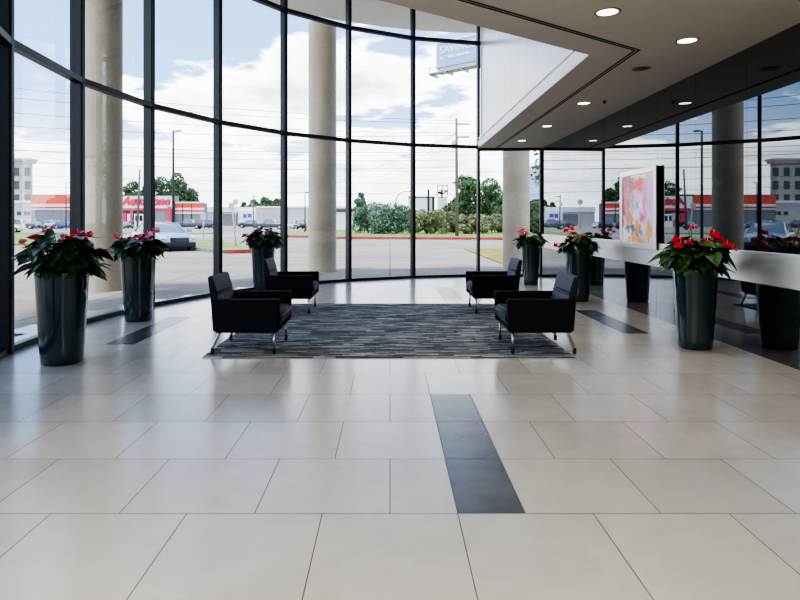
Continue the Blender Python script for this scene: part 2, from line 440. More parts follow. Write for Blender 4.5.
# remaining enclosing walls (behind the camera)
bm = B(); add_box(bm, -5.75, WX+.15, -6.25, -6.1, 0, 3.2); struct('wall_back', bm, 'white_paint')
bm = B(); add_box(bm, -5.75, -5.6, -6.1, 2.6, 0, 7); struct('wall_left', bm, 'white_paint')
bm = B(); q0 = PTS[0]
add_prism(bm, [(-5.75, 2.5), (q0.x-.02, q0.y-.1), (q0.x-.05, q0.y+.05), (-5.75, 2.65)], 0, 7); struct('wall_left_return', bm, 'white_paint')

# ---- curtain wall bays
ZT = [(0.0, .058), (3.075, 3.15), (5.57, 5.65), (6.87, 6.95)]
for i in range(len(PTS)-1):
    p, q = PTS[i], PTS[i+1]
    root = thing('window_%d' % (i+1), None, None, (p.x, p.y, 0)); root['kind'] = 'structure'
    d2 = (q - p); L = d2.length; ang = math.atan2(d2.y, d2.x); root.rotation_euler = (0,0,ang)
    # local x runs along the glass, local y>0 is outside for this winding
    for (z0, z1) in (ZT if i < len(PTS)-2 else [(0.0, .058), (3.02, 3.09), (5.57, 5.65), (6.87, 6.95)]):
        bm = B()
        dep = (-.06, .05) if z0 else (-.035, .05)
        add_box(bm, .02, L-.02, dep[0], dep[1], z0, z1, bev=.004)
        obj('transom' if z0 else 'bottom_rail', bm, 'mullion', root)
    for k in range(3):
        bm = B(); z0 = ZT[k][1]-.01; z1 = ZT[k+1][0]+.01
        vs = [bm.verts.new(c) for c in ((.03, .02, z0), (L-.03, .02, z0), (L-.03, .02, z1), (.03, .02, z1))]; bm.faces.new(vs)
        obj('glass_pane', bm, 'glass', root)
# mullions (one per joint), deep fins pointing to the arc centre
MW, MD = .075, .16
for i, p in enumerate(PTS):
    rad = (Vector((ACX, ACY)) - p).normalized() if i < len(PTS)-1 else Vector((0,-1))
    root = thing('trim_%d' % (i+4), None, None, (p.x if i < len(PTS)-1 else 3.622, p.y, 0)); root['kind'] = 'structure'
    root.rotation_euler = (0, 0, math.atan2(rad.y, rad.x)); root['label'] = 'dark vertical window mullion'
    w = MW*(1.2 if i == 2 else (.7 if i > 8 else 1)); dd = MD
    if i == len(PTS)-1: dd = .05
    bm = B(); add_box(bm, -.10, dd*.3, -w/2, w/2, 0, 6.95, bev=.003)
    obj('mullion_post', bm, 'mullion', root)
    bm = B(); add_box(bm, dd*.3-.002, dd*.3+.018, -w*.36, w*.36, 0.0, 6.95, bev=.003)
    obj('cover_cap', bm, 'mullion', root)

# ================================================================== RUG
bm = B(); add_box(bm, -1.81, 1.78, 5.66, 9.36, 0.0005, .012, bev=.003, seg=1)
tag(obj('area_rug', bm, 'rug'), 'charcoal rug with streaky pale grey lines under the armchairs', 'rug')

# ================================================================== ARMCHAIRS (local +x = front)
def cushion(bm, x0, x1, y0, y1, z0, z1, bev, mtx=None, puff=0.0, cuts=6):
    r = bmesh.ops.create_grid(bm, x_segments=1, y_segments=1, size=1) if False else None
    vs = add_box(bm, x0, x1, y0, y1, z0, z1, bev=bev, seg=4, mtx=None)
    vs = [v for v in vs if v.is_valid]
    if mtx is not None: bmesh.ops.transform(bm, matrix=mtx, verts=vs)
def make_chair():
    t = thing('armchair', 'x', 'armchair', (0,0,0), 0, 'navy armchairs facing each other across the rug')
    W2 = .385; AT = .085
    for s in (1, -1):      # arm side panels, slightly raked rear edge
        bm = B()
        poly = [(-.315, .222), (.325, .222), (.335, .54), (-.338, .54)]
        y0, y1 = (W2-AT, W2) if s > 0 else (-W2, -W2+AT)
        add_prism(bm, poly, y0, y1, plane='xz')
        bmesh.ops.recalc_face_normals(bm, faces=bm.faces[:])
        bmesh.ops.bevel(bm, geom=bm.edges[:], offset=.012, segments=3, affect='EDGES')
        obj('armrest', bm, 'navy_arm', t, 40)
    bm = B()               # seat base and cushion with drooping front
    poly = [(-.28, .228), (.27, .228), (.337, .30), (.347, .38), (.325, .408), (-.25, .40)]
    add_prism(bm, poly, -W2+AT-.004, W2-AT+.004, plane='xz')
    bmesh.ops.recalc_face_normals(bm, faces=bm.faces[:])
    bmesh.ops.bevel(bm, geom=bm.edges[:], offset=.02, segments=3, affect='EDGES')
    obj('seat', bm, 'navy', t, 40)
    bm = B()               # leaning backrest, three-sectioned front
    def prof(z):
        k = (z-.30)/.46; return -.225 - .125*k, -.325 - .065*k
    f0, r0 = prof(.36); f1, r1 = prof(.58); f2, r2 = prof(.765)
    poly = [(f0, .36), (f1+.006, .565), (f1-.008, .578), (f1+.004, .591), (f2+.01, .74), (f2-.015, .765), (r2+.012, .76), (r2-.002, .74), (-.325, .24), (-.25, .24)]
    add_prism(bm, poly, -W2+AT-.002, W2-AT+.002, plane='xz')
    bmesh.ops.recalc_face_normals(bm, faces=bm.faces[:])
    ee = [e for e in bm.edges if len(e.link_faces) == 2 and e.calc_face_angle(0) > .9]
    bmesh.ops.bevel(bm, geom=ee, offset=.014, segments=3, affect='EDGES')
    obj('backrest', bm, 'navy', t, 35)
    bm = B(); add_box(bm, -.30, .30, -W2+.05, W2-.05, .205, .2275, bev=.004); obj('underframe', bm, 'rubber', t)
    for s in (1, -1):
        y = s*.335
        bm = B(); add_tube(bm, [(.275, y, .21), (.275, y, .03)], .0125, 12)
        lg = obj('leg', bm, 'chrome', t, True)
        bm = B(); add_lathe(bm, [(.014, .0), (.017, .004), (.016, .05), (.013, .058)], 12, c=(.275, y, .0005), cap_t=True); obj('rubber_foot', bm, 'rubber', lg, 40)
        bm = B(); add_tube(bm, [(-.262, y, .21), (-.272, y, .19), (-.308, y, .11), (-.326, y, .07), (-.332, y, .03)], [.013,.014,.014,.0135,.013], 12)
        lg = obj('leg', bm, 'chrome', t, True)
        bm = B(); add_lathe(bm, [(.014, .0), (.018, .004), (.017, .05), (.013, .058)], 12, c=(-.333, y, .0005), cap_t=True); obj('rubber_foot', bm, 'rubber', lg, 40)
    return t
chair = make_chair()
chairs = [(-1.418, 6.13, 0, 'navy armchair facing right, front one, nearest the rug corner on the window side'),
          (-1.425, 8.68, 0, 'navy armchair facing right at the rear of the rug, beside the planter by the window'),
          (1.485, 6.13, math.pi, 'navy armchair facing left, front one, its splayed rear leg on the rug corner'),
          (1.50, 8.70, math.pi, 'navy armchair facing left at the rear of the rug, before the narrow dark planter')]
for i, (x, y, rz, lab) in enumerate(chairs):
    o = chair if i == 0 else copy_tree(chair)
    o.location = (x, y, .0115); o.rotation_euler = (0,0,rz); o['label'] = lab

# ================================================================== POTTED ANTHURIUMS
def heart(bm, base, dirv, upv, L, W, droop=.3, fold=.25, mi=0):
    """heart-shaped blade: base at the notch, pointing along dirv"""
    d = dirv.normalized(); side = d.cross(upv).normalized(); up = side.cross(d).normalized()
    prof = [(-.16, .30), (-.05, .46), (.12, .52), (.32, .47), (.55, .34), (.78, .17), (1.0, 0)]
    def P(t, w):
        z = -droop*L*max(t, 0)**1.6 + fold*abs(w)*W
        return base + d*(t*L) + side*(w*W) + up*z
    mid = [bm.verts.new(P(max(t, 0.0) if i < 1 else t, 0)) for i, (t, w) in enumerate(prof)]
    for sg in (1, -1):
        edge = [bm.verts.new(P(t, sg*w)) for t, w in prof[:-1]] + [mid[-1]]
        inner = [bm.verts.new(P(t, sg*w*.5) - up*(.0)) for t, w in prof[:-1]] + [mid[-1]]
        for A_, B_ in ((mid, inner), (inner, edge)):
            for k in range(len(prof)-1):
                vs = [A_[k], A_[k+1], B_[k+1], B_[k]]; u = []
                for v in vs:
                    if v not in u: u.append(v)
                if len(u) >= 3:
                    f = bm.faces.new(u if sg > 0 else u[::-1]); f.material_index = mi; f.smooth = True
def make_plant(loc, rt, rb, hgt, seed, flowers, label, spread=.33, fh=.26, nleaf=70, red='spathe', fl_size=.075, rz=0.0):
    R_ = random.Random(seed)
    t = thing('potted_anthurium', label, 'potted plant', loc, 0, 'anthuriums in tall dark planters')
    bm = B()
    pr = [(rb*.93, 0.0), (rb, .012)] + [(rb + (rt-rb)*(k/8.0)**.85, .012+(hgt-.02)*(k/8.0)) for k in range(1, 9)] + [(rt+.002, hgt), (rt-.014, hgt), (rt-.022, hgt-.07)]
    add_lathe(bm, pr, 48, sq=2.35)
    obj('planter', bm, 'planter', t, 50)
    bm = B(); add_lathe(bm, [(rt-.024, hgt-.072), (rt*.5, hgt-.05), (.01, hgt-.045)], 32, sq=2.35, cap_t=True)
    obj('soil', bm, 'soil', t, True)
    lf = B(); st = B()
    for i in range(nleaf):
        ph = R_.uniform(0, 2*math.pi); u = R_.random()
        r = spread*(.25+.75*u**.6)*R_.uniform(.85, 1.1); h = hgt + fh*(1-.75*u)*R_.uniform(.55, 1.1) + .03
        if u > .8: h = hgt + R_.uniform(-.02, fh*.55)
        L = R_.uniform(.12, .19); W = L*R_.uniform(.78, .98)
        b0 = Vector((math.cos(ph)*r*.15, math.sin(ph)*r*.15, hgt-.05)); tip = Vector((math.cos(ph)*r*.75, math.sin(ph)*r*.75, h))
        add_tube(st, [b0, (b0+tip)/2 + Vector((0,0,.05)), tip], .0035, 5)
        ph2 = ph + R_.uniform(-.7, .7)
        heart(lf, tip, Vector((math.cos(ph2), math.sin(ph2), R_.uniform(-.65, .35))), Vector((R_.uniform(-.4,.4), R_.uniform(-.4,.4), 1)), L, W, R_.uniform(.1, .45), R_.uniform(.1, .4))
    for i in range(int(nleaf*.75)):     # skirt of leaves over the rim
        ph = R_.uniform(0, 2*math.pi); r = rt*R_.uniform(.75, 1.05); h = hgt + R_.uniform(.03, .1)
        tip = Vector((math.cos(ph)*r, math.sin(ph)*r, h)); L = R_.uniform(.11, .16)
        add_tube(st, [(tip.x*.3, tip.y*.3, hgt-.05), (tip.x*.8, tip.y*.8, h+.01), tip], .0035, 5)
        heart(lf, tip, Vector((math.cos(ph+R_.uniform(-.8,.8)), math.sin(ph+R_.uniform(-.8,.8)), R_.uniform(-1.1, -.1))), Vector((0,0,1)), L, L*.88, .25, .3)
    obj('leaves', lf, 'leaf', t, norm=False)
    for (fx, fz, *rest) in flowers:
        s = rest[0] if rest else 1.0
        fy = R_.uniform(-.16, .04)
        p = Vector((fx, fy, hgt+fz)); L = fl_size*1.25*s
        add_tube(st, [(fx*.25, fy*.25, hgt-.05), (fx*.6, fy*.6, hgt+fz*.6), tuple(p)], .003, 5)
        bm = B(); ph = R_.uniform(-2.6, -.5)
        heart(bm, p, Vector((math.cos(ph), math.sin(ph)*.8, R_.uniform(-.25, .15))), Vector((R_.uniform(-.3,.3), -.75, .8)), L, L*1.05, .15, .2)
        heart(bm, p + Vector((.01,.01,.004)), Vector((-math.cos(ph)*.9, .35, .35)), Vector((0, -.4, .9)), L*.75, L*.8, .1, .2)
        fo = obj('flower', bm, red, t, norm=False)
        bm = B(); add_tube(bm, [tuple(p), tuple(p + Vector((.004, -.012, .05*s)))], [.0055, .0025], 6); obj('spadix', bm, 'spadix', fo, True)
    obj('stems', st, 'stem', t, True)
    return t
make_plant((-3.06, 5.49, 0), .217, .172, .85, 11, [(-.33,.27),(-.25,.31),(-.28,.22,.9),(-.18,.27,.9),(.02,.32,.9),(.10,.28),(.15,.31,1.1),(.19,.26),(.22,.36,.8),(.31,.33,1.1),(-.15,.38,.5),(-.05,.40,.6)],
           'anthurium in dark planter nearest the camera on the window side, largest in view', spread=.42, fh=.32, nleaf=90)
make_plant((-3.35, 7.83, 0), .214, .165, .87, 12, [(-.25,.27),(-.2,.22),(-.1,.21),(.05,.25),(.11,.2),(.18,.27,1.2),(.24,.33,1.2),(-.34,.06,.8)],
           'anthurium in dark planter before the stout round column, second from the camera by the glass', spread=.36, fh=.24)
make_plant((-2.41, 11.16, 0), .222, .165, .86, 13, [(-.3,.20),(-.22,.15),(-.05,.28),(.05,.24),(.12,.28),(.2,.2),(.27,.12),(-.12,.22)],
           'anthurium with brownish red flowers behind the rear left armchair', spread=.42, fh=.28, red='spathe_muted', nleaf=90)
make_plant((2.94, 12.3, 0), .19, .150, .84, 14, [(-.29,.26),(-.22,.30,1.2),(-.18,.22,1.2),(-.1,.28),(-.05,.2),(-.12,.16)],
           'anthurium in slim dark planter in front of the beige column, farthest one', spread=.36, fh=.2)
make_plant((3.13, 9.76, 0), .205, .160, .84, 15, [(-.21,.33),(-.14,.36,1.1),(-.14,.27,1.2),(0.0,.2,1.2),(.07,.22),(-.36,.08,1.1),(-.03,.1,1.1)],
           'anthurium in dark planter beside the painting, at the start of the steel band', spread=.32, fh=.2)
make_plant((3.18, 6.13, 0), .208, .157, .84, 16, [(-.17,.28,1.2),(-.11,.26),(-.2,.24),(-.1,.42,.6),(.05,.26),(.18,.34,1.1),(.22,.3),(.26,.24),(.31,.2,.9)],
           'anthurium in dark planter standing close to the black wall, nearest there', spread=.38, fh=.26, nleaf=85)

# ================================================================== PAINTING
PY0, PY1, PZ0, PZ1 = 7.92, 9.16, .93, 2.075
t = thing('framed_painting', 'silver framed abstract painting of pink, red, lilac and yellow on the black wall', 'painting', (3.605, (PY0+PY1)/2, PZ0))
hw = (PY1-PY0)/2; hh = PZ1-PZ0; fw = .075
bm = B(); add_box(bm, -.015, .014, -hw, hw, 0, hh, bev=.002); obj('frame_box', bm, 'dark_edge', t)
bm = B()
for (y0, y1, z0, z1) in ((-hw, hw, 0, fw), (-hw, hw, hh-fw, hh), (-hw, -hw+fw, fw, hh-fw), (hw-fw, hw, fw, hh-fw)):
    add_box(bm, -.027, -.014, y0, y1, z0, z1, bev=.003, seg=1)
obj('frame_moulding', bm, 'silver', t)
def f_art(nt, b):
    co = nt.coord('Object'); sp = nt.n('ShaderNodeSeparateXYZ')
    nz = nt.noise(co, 9, 6, .75); nz2 = nt.noise(co, 2.4, 3, .6)
    dv = nt.vmath('ADD', co, nt.vmath('MULTIPLY', nt.vmath('SUBTRACT', nz.outputs['Color'], (.5,.5,.5)), (.34,.34,.42)))
    nt.l(dv, sp.inputs[0])
    u = nt.math('DIVIDE', nt.math('SUBTRACT', hw-fw, sp.outputs[1]), 2*(hw-fw)); v = nt.math('DIVIDE', nt.math('SUBTRACT', sp.outputs[2], fw), hh-2*fw)
    c = nt.ramp(nz2.outputs['Fac'], [(.35, srgb(238,225,235)), (.65, srgb(215,170,205))])
    blobs = [(.12,.75,.30,.33,(170,70,110)), (.22,.60,.26,.25,(205,110,140)), (.45,.90,.14,.10,(150,190,140)), (.35,.8,.1,.18,(170,90,110)),
             (.60,.83,.17,.13,(225,70,60)), (.82,.72,.16,.3,(215,180,225)), (.74,.6,.06,.34,(225,120,200)), (.42,.55,.17,.21,(190,192,205)), (.36,.62,.05,.09,(140,145,160)), (.5,.52,.035,.1,(125,130,148)),
             (.12,.10,.35,.16,(240,238,240)), (.25,.36,.14,.11,(225,130,80)), (.62,.38,.10,.10,(205,70,150)), (.5,.36,.12,.14,(225,225,232)),
             (.22,.20,.12,.05,(80,85,100)), (.48,.2,.2,.08,(120,120,135)), (.36,.22,.05,.1,(60,60,75)), (.48,.06,.30,.06,(240,170,30)), (.86,.18,.09,.14,(235,170,50)), (.5,.25,.06,.09,(240,160,50)),
             (.03,.55,.05,.5,(110,60,75))]
    for (bu, bv, ru, rv, col) in blobs:
        du = nt.math('DIVIDE', nt.math('SUBTRACT', u, bu), ru); dw = nt.math('DIVIDE', nt.math('SUBTRACT', v, bv), rv)
        r2 = nt.math('ADD', nt.math('MULTIPLY', du, du), nt.math('MULTIPLY', dw, dw))
        m_ = nt.mapr(r2, .6, 1.2, .95, 0.0, True)
        c = nt.mix(m_, c, srgb(*col))
    st = nt.noise(co, 22, 6, .8)
    c = nt.mix(nt.mapr(st.outputs['Fac'], .56, .66, 0, .45), c, (.92,.90,.92,1))
    c = nt.mix(nt.mapr(st.outputs['Fac'], .40, .32, 0, .35), c, (.25,.2,.3,1))
    nt.l(c, b.inputs['Base Color'])
M['art'] = mat('abstract_paint', rough=.35, spec=.5, fn=f_art)
bm = B(); add_box(bm, -.021, -.016, -hw+fw-.004, hw-fw+.004, fw-.004, hh-fw+.004); obj('canvas', bm, 'art', t)

# ================================================================== CEILING FITTINGS
def downlight(x, y, lit, label, r=.10):
    t = thing('downlight', label, 'ceiling light', (x, y, ZC), 0, 'round recessed downlights in the taupe ceiling')
    bm = B(); add_lathe(bm, [(r*.86, .0), (r*.88, -.006), (r*.98, -.008), (r*1.08, -.003), (r*1.09, .0)], 32, cap_b=False); obj('trim_ring', bm, 'lamp_ring', t, True)
    bm = B(); add_lathe(bm, [(r*.87, -.001), (r*.5, -.003), (r*.05, -.0045)], 32, cap_b=True, cap_t=True); obj('lens', bm, 'lamp_on' if lit else 'lamp_off', t, True)
    if lit:
        bm = B(); add_box(bm, -r*.12, r*.06, -.006, .006, -.012, -.004); obj('lamp_holder', bm, 'lamp_ring', t)
        ld = bpy.data.lights.new('spot', 'SPOT'); ld.energy = 60; ld.spot_size = 1.9; ld.spot_blend = .6; ld.shadow_soft_size = .08; ld.color = (1,.87,.7)
        lo = bpy.data.objects.new('spot_lamp', ld); COL.objects.link(lo); lo.location = (0,0,-.03); lo.parent = t
for x, y, lit, lab in [(1.79, 4.84, 1, 'lit downlight nearest the ceiling reveal corner, out from the wall'), (2.83, 5.60, 1, 'lit downlight in the wall row, closest to the camera'),
                  (2.83, 6.62, 0, 'dark unlit downlight between two lit ones in the wall row'), (2.82, 8.55, 1, 'lit downlight in the wall row just past the unlit one'),
                  (2.83, 10.6, 1, 'lit downlight in the wall row, second from the glass'), (2.80, 12.48, 1, 'lit downlight in the wall row closest to the glass')]:
    downlight(x*1.024, y*1.024, lit, lab)
t = thing('sprinkler_head', 'tiny dark sprinkler head in the ceiling beside a lit downlight', 'sprinkler', (3.14, 8.6, ZC))
bm = B(); add_lathe(bm, [(.03, 0), (.03, -.006), (.012, -.01), (.012, -.03), (.022, -.032), (.022, -.036)], 16, cap_t=True); obj('body', bm, 'dark_metal', t, 40)
for (x, y, e) in [(-2.5, 0.5, 90), (1.0, 0.3, 90), (-2.5, -3.5, 90), (1.0, -3.5, 90)]:     # unseen fill lamps added under the ceiling to brighten the room
    ld = bpy.data.lights.new('panel', 'AREA'); ld.shape = 'RECTANGLE'; ld.size = 1.2; ld.size_y = 1.2; ld.energy = e; ld.color = (1,.95,.88)
    lo = bpy.data.objects.new('fill_area_lamp', ld); COL.objects.link(lo); lo.location = (x, y, ZC-.02)

# ================================================================== OUTSIDE
bm = B(); add_box(bm, -400, 400, -60, 700, -.5, -.125)
struct('ground', bm, 'concrete_lot', label='pale concrete parking lot and drive')
bpy.data.objects['ground'].location.z = .105
def flat(name, poly, z0, z1, m, **kw):
    bm = B(); add_prism(bm, poly, z0, z1); o = obj(name, bm, m)
    return tag(o, **kw)
# public road (asphalt)
flat('road', [(-260, 52), (-6, 52), (-6, 48), (200, 48+8), (200, 62), (-260, 62)], -.03, -.005, 'asphalt', kind='structure')
G = lambda px, py: ((px-CX)*H/(py-CY), H*F/(py-CY))
# grass island on the left with kerb
isl = [G(150, 247), G(185, 240), (-15.5, 44.0), G(222, 242), G(250, 250), G(252, 252.2), G(225, 252.8), G(196, 249.6)]
flat('lawn', isl, -.02, .10, 'grass', label='green grass island beyond the silver car', kind='structure')
def curb(name, pts, w, h, m, label):
    bm = B()
    for a, b in zip(pts, pts[1:]):
        a = Vector(a); b = Vector(b); d = (b-a).normalized(); n = Vector((-d.y, d.x))*w/2; e = d*.01
        add_prism(bm, [tuple(a-e-n), tuple(b+e-n), tuple(b+e+n), tuple(a-e+n)], -.02, h)
    return tag(obj(name, bm, m), label, 'curb')
curb('curb', [G(227, 253.2), G(252, 252.6), G(256, 250.5)], .3, .14, 'red_curb', 'red painted curb end of the grass island beside the planter')
curb('curb', [G(150, 248), G(196, 250), G(226, 253.1)], .28, .13, 'grey_curb', 'plain grey curb edge of the grass island beyond the car')
curb('curb', [(-13.0, 55), (-4, 46.0), (2, 44.6), (8, 43.6), (14, 42.6), (40, 40)], .35, .17, 'red_curb', 'long red painted curb along the far grass verge')
flat('lawn_verge', [(-13.0, 55.2), (-4, 46.2), (2, 44.8), (8, 43.8), (14, 42.8), (40, 40.2), (70, 100), (-12, 100)], -.02, .12, 'grass', label='grass verge below the brush and trees', kind='structure')
flat('lawn_far', [(-90, 63), (-20, 63), (-20, 70), (-90, 70)], -.02, .08, 'grass', label='narrow grass strip before the store car park', kind='structure')
flat('lawn_near_left', [G(-60, 245), G(60, 245), G(75, 234), G(-60, 234)], -.02, .08, 'grass', label='grass seen beyond the planter at the left window', kind='structure')
flat('lawn_dry', [G(464, 249), G(520, 249), G(560, 262), G(545, 275), G(516, 269)], -.02, .02, 'dry_grass', label='patch of yellowed lawn in front of the beige column', kind='structure')

# ---- round concrete columns
for (x, y, r, top, lab) in [(-5.58, 11.45, .345, 6.65, 'stout round concrete column behind the left planters'), (-1.82, 15.85, .375, 6.65, 'round concrete column outside the middle windows'),
                       (3.53, 16.45, .37, 6.65, 'round beige concrete column behind the slim planter at the wall end')]:
    bm = B(); add_lathe(bm, [(r, -.02), (r, 2.3), (r, 2.31), (r, 4.6), (r, 4.61), (r, top)], 40, cap_t=True)
    o = obj('column', bm, 'column', None, 50); o.location = (x, y, 0); tag(o, lab, 'column', 'round concrete columns outside the glass')

# ---- trees and brush
def foliage_mesh(blobs, n, size, seed):
    R_ = random.Random(seed); bm = B()
    tot = sum(b[3]*b[3] for b in blobs)
    for (bx, by, bz, br, *sq) in blobs:
        sz = sq[0] if sq else .85
        k = int(n*br*br/tot)
        for _ in range(k):
            v = Vector((R_.gauss(0,1), R_.gauss(0,1), R_.gauss(0,1))).normalized()
            rr = br*(R_.uniform(.45, 1.0)**.45)*(1+.25*mnoise.noise(v*2.2+Vector((bx,by,bz))))
            c = Vector((bx+v.x*rr, by+v.y*rr, max(bz+v.z*rr*sz, .02)))
            a = Vector((R_.gauss(0,1), R_.gauss(0,1), R_.gauss(0,1))).normalized(); b = a.cross(Vector((R_.gauss(0,1), R_.gauss(0,1), R_.gauss(0,1)))).normalized()
            s = size*R_.uniform(.6, 1.3)
            vs = [bm.verts.new(c+a*s), bm.verts.new(c+b*s*.6), bm.verts.new(c-a*s), bm.verts.new(c-b*s*.6)]
            bm.faces.new(vs)
    return bm
def tree(x, y, h, w, seed, label, m='foliage', n=1800, name='tree', low=.35, group='trees beyond the glass', size=None, k=7):
    R_ = random.Random(seed)
    t = thing(name, label, 'tree' if name == 'tree' else 'shrub', (x, y, -.02), 0, group)
    bm = B(); top = h*.75
    add_tube(bm, [(0,0,0), (.02*h, 0, h*.3), (0, .02*h, top)], [h*.03, h*.022, h*.008], 8)
    for i in range(4):
        a = R_.uniform(0, 6.28); z = h*R_.uniform(.25, .5)
        add_tube(bm, [(0,0,z), (math.cos(a)*w*.15, math.sin(a)*w*.15, z+h*.12), (math.cos(a)*w*.32, math.sin(a)*w*.32, z+h*.25)], [h*.014, h*.01, h*.004], 6)
    obj('trunk', bm, 'bark', t, True)
    bl = []
    for i in range(k):
        a = R_.uniform(0, 6.28); rr = w/2*R_.uniform(.15, .62); zz = h*R_.uniform(low+.12, .82); br = w*R_.uniform(.13, .25)
        bl.append((math.cos(a)*rr, math.sin(a)*rr, min(zz, h-br*.85), br))
    bl.append((0,0,h-w*.22, w*.22))
    obj('crown', foliage_mesh(bl, n, size or max(.10, h*.028), seed), m, t, norm=False)
    return t
# verge brush and trees seen through the middle bays
ZY = 60.0
for i, (px, top, wpx, Y, m, nm, lab) in enumerate([
        (372, 204, 34, 65, 'foliage_blue', 'shrub', 'grey green shrub at the left end of the verge brush'),
        (392, 200, 36, 59, 'foliage_blue', 'shrub', 'dense grey green shrub around the curved street lamp'),
        (412, 208, 32, 65, 'foliage_blue', 'shrub', 'pale grey green shrub right of the curved street lamp'),
        (431, 209, 34, 59, 'foliage_dry', 'shrub', 'olive brown brush below the white billboard'),
        (450, 210, 32, 65, 'foliage_dry', 'shrub', 'olive brown brush around the foot of the utility pole'),
        (474, 213, 34, 59, 'foliage_dry', 'shrub', 'low olive brush under the tall dark tree'),
        (496, 212, 30, 65, 'foliage_dry', 'shrub', 'low olive brush at the right end of the verge')]):
    h = gz(top, Y); w = wpx/F*Y*1.12
    R_ = random.Random(40+i)
    t = thing(nm, lab, 'shrub', (gx(px, Y), Y, .0), 0, 'brush on the far verge')
    bl = [(R_.uniform(-.4,.4)*w, R_.uniform(-.8,.8), h*R_.uniform(.2,.8), h*R_.uniform(.14,.32)) for _ in range(16)] + [(0,0,h*.66,h*.34)]
    obj('foliage', foliage_mesh(bl, 5500, .12, 60+i), m, t, norm=False)
    bm = B()
    for _ in range(6):
        xx = R_.uniform(-.3,.3)*w; add_tube(bm, [(xx*.4,0,0), (xx*.8,0,h*.4), (xx*1.1, 0, h*R_.uniform(.8,1.02))], [.05,.035,.01], 5)
    obj('branches', bm, 'bark', t, True)
for args in [(464, 173, 44, 76, 1, 'tall dark green tree behind the utility pole'), (490, 176, 40, 82, 2, 'dark green tree by the last window mullion'), (503, 194, 22, 70, 3, 'smaller dark tree touching the beige column'),
             (361, 192, 14, 85, 4, 'small blue green tree over the white shed'), (537, 198, 30, 60, 5, 'tree seen between the beige column and the black wall'), (556, 205, 30, 70, 9, 'tree partly hidden by the end of the black wall')]:
    px, top, wpx, Y, sd, lab = args
    tree(gx(px, Y), Y, gz(top, Y), wpx/F*Y, 100+sd, lab, 'foliage' if sd != 4 else 'foliage_blue', n=13000, low=.0, k=26, size=.16)
# trees behind the store
for args in [(133, 180, 26, 194, 11, 'rounded tree over the store roof by the stout column'), (161, 175, 34, 206, 12, 'tall tree rising behind the store sign'), (177, 172, 28, 192, 13, 'tall tree behind the thin street lamp'), (190, 187, 22, 207, 14, 'lower tree at the right end of the store roof'), (147, 184, 20, 218, 17, 'tree directly behind the store entrance')]:
    px, top, wpx, Y, sd, lab = args
    tree(gx(px, Y), Y, gz(top, Y), wpx/F*Y, 100+sd, lab, 'foliage', n=4200, low=.05, size=.45, k=20)
for args in [(254, 199, 18, 250, 21, 'tree over the pale warehouse, left one'), (265, 196, 22, 264, 22, 'broad tree over the pale warehouse, middle one'), (277, 198, 17, 250, 23, 'tree over the pale warehouse, right one'), (244, 202, 9, 262, 24, 'very small tree over the pale warehouse')]:
    px, top, wpx, Y, sd, lab = args
    tree(gx(px, Y), Y, gz(top, Y), wpx/F*Y, 100+sd, lab, 'foliage', n=3500, low=.1, size=.55, k=14)
tree(7.0, 21.5, 5.0, 4.4, 131, 'nearby tree with leaves hanging above the wall end', 'foliage', n=4500, low=.35, size=.085, k=14)

# ---- auto parts store
SY = 160.0
def sx(px): return gx(px, SY)
def sz(py): return gz(py, SY)
t = thing('store_building', 'low red, white and grey auto parts store with red lettering', 'building', (sx(118), SY, 0))
ox = sx(118)
def part(name, px0, px1, py0, py1, y0, y1, m, parent=None, grounded=False):
    bm = B(); add_box(bm, sx(px0)-ox, sx(px1)-ox, y0, y1, -.02 if grounded else sz(py1), sz(py0)); return obj(name, bm, m, parent or t)
part('wall', 31, 119, 196, 229, .1, 3, 'store_grey', grounded=True)
part('wall', 174, 204, 203, 229, .1, 3, 'store_grey', grounded=True)
part('entrance_block', 116, 175, 195.5, 229, -1.2, 3, 'store_grey', grounded=True)
part('cornice', 31, 117, 194.5, 195.6, -.1, .3, 'store_grey')
part('orange_band', 31, 117, 195.6, 204, -.05, .12, 'store_orange')
part('white_band', 31, 117, 204, 209.8, -.04, .12, 'store_white')
part('red_stripe', 31, 117, 206.6, 208.3, -.10, .10, 'store_red')
part('sign_panel', 117, 175.3, 196, 208.2, -1.4, -1.15, 'store_white')
part('red_stripe', 117, 172, 208.2, 210.6, -1.38, -1.15, 'store_red')
part('red_pillar', 169.5, 173, 206.5, 227, -1.5, -1.15, 'store_red')
part('roof_edge', 116, 175.8, 194.6, 196, -1.5, -1.0, 'dark_edge')
part('orange_band', 175.3, 204, 203.2, 208.0, -.05, .12, 'store_orange')
part('white_band', 175.3, 204, 208.0, 213.8, -.04, .12, 'store_white')
part('red_stripe', 175.3, 204, 210.0, 211.8, -.10, .10, 'store_red')
part('cornice', 175.3, 204.6, 201.8, 203.2, -.2, .3, 'store_white')
for a, b_ in ((182.5, 183), (191.3, 191.8)): part('downpipe', a, b_, 203.4, 222, -.2, .1, 'dark_metal')
w = part('shop_window', 122, 133.5, 211, 227, -1.3, -1.15, 'dark_window'); part('window_poster', 124, 128.5, 213, 222, -1.36, -1.28, 'store_red', w); part('window_poster', 129.5, 132.5, 214, 221, -1.36, -1.28, 'store_white', w)
part('red_pillar', 132.5, 134.3, 209, 227, -1.5, -1.15, 'store_red')
part('entrance_recess', 134.3, 146, 207.5, 227.8, -1.28, -1.15, 'dark_window')
dr = part('door', 136.5, 145.5, 214, 227.8, -1.4, -1.26, 'store_white'); part('door_glass', 137.5, 140.2, 215.5, 221, -1.46, -1.38, 'dark_window', dr); part('door_glass', 141.6, 144.6, 215.5, 221, -1.46, -1.38, 'dark_window', dr)
part('shop_window', 157, 167, 212, 226, -1.3, -1.15, 'store_grey')
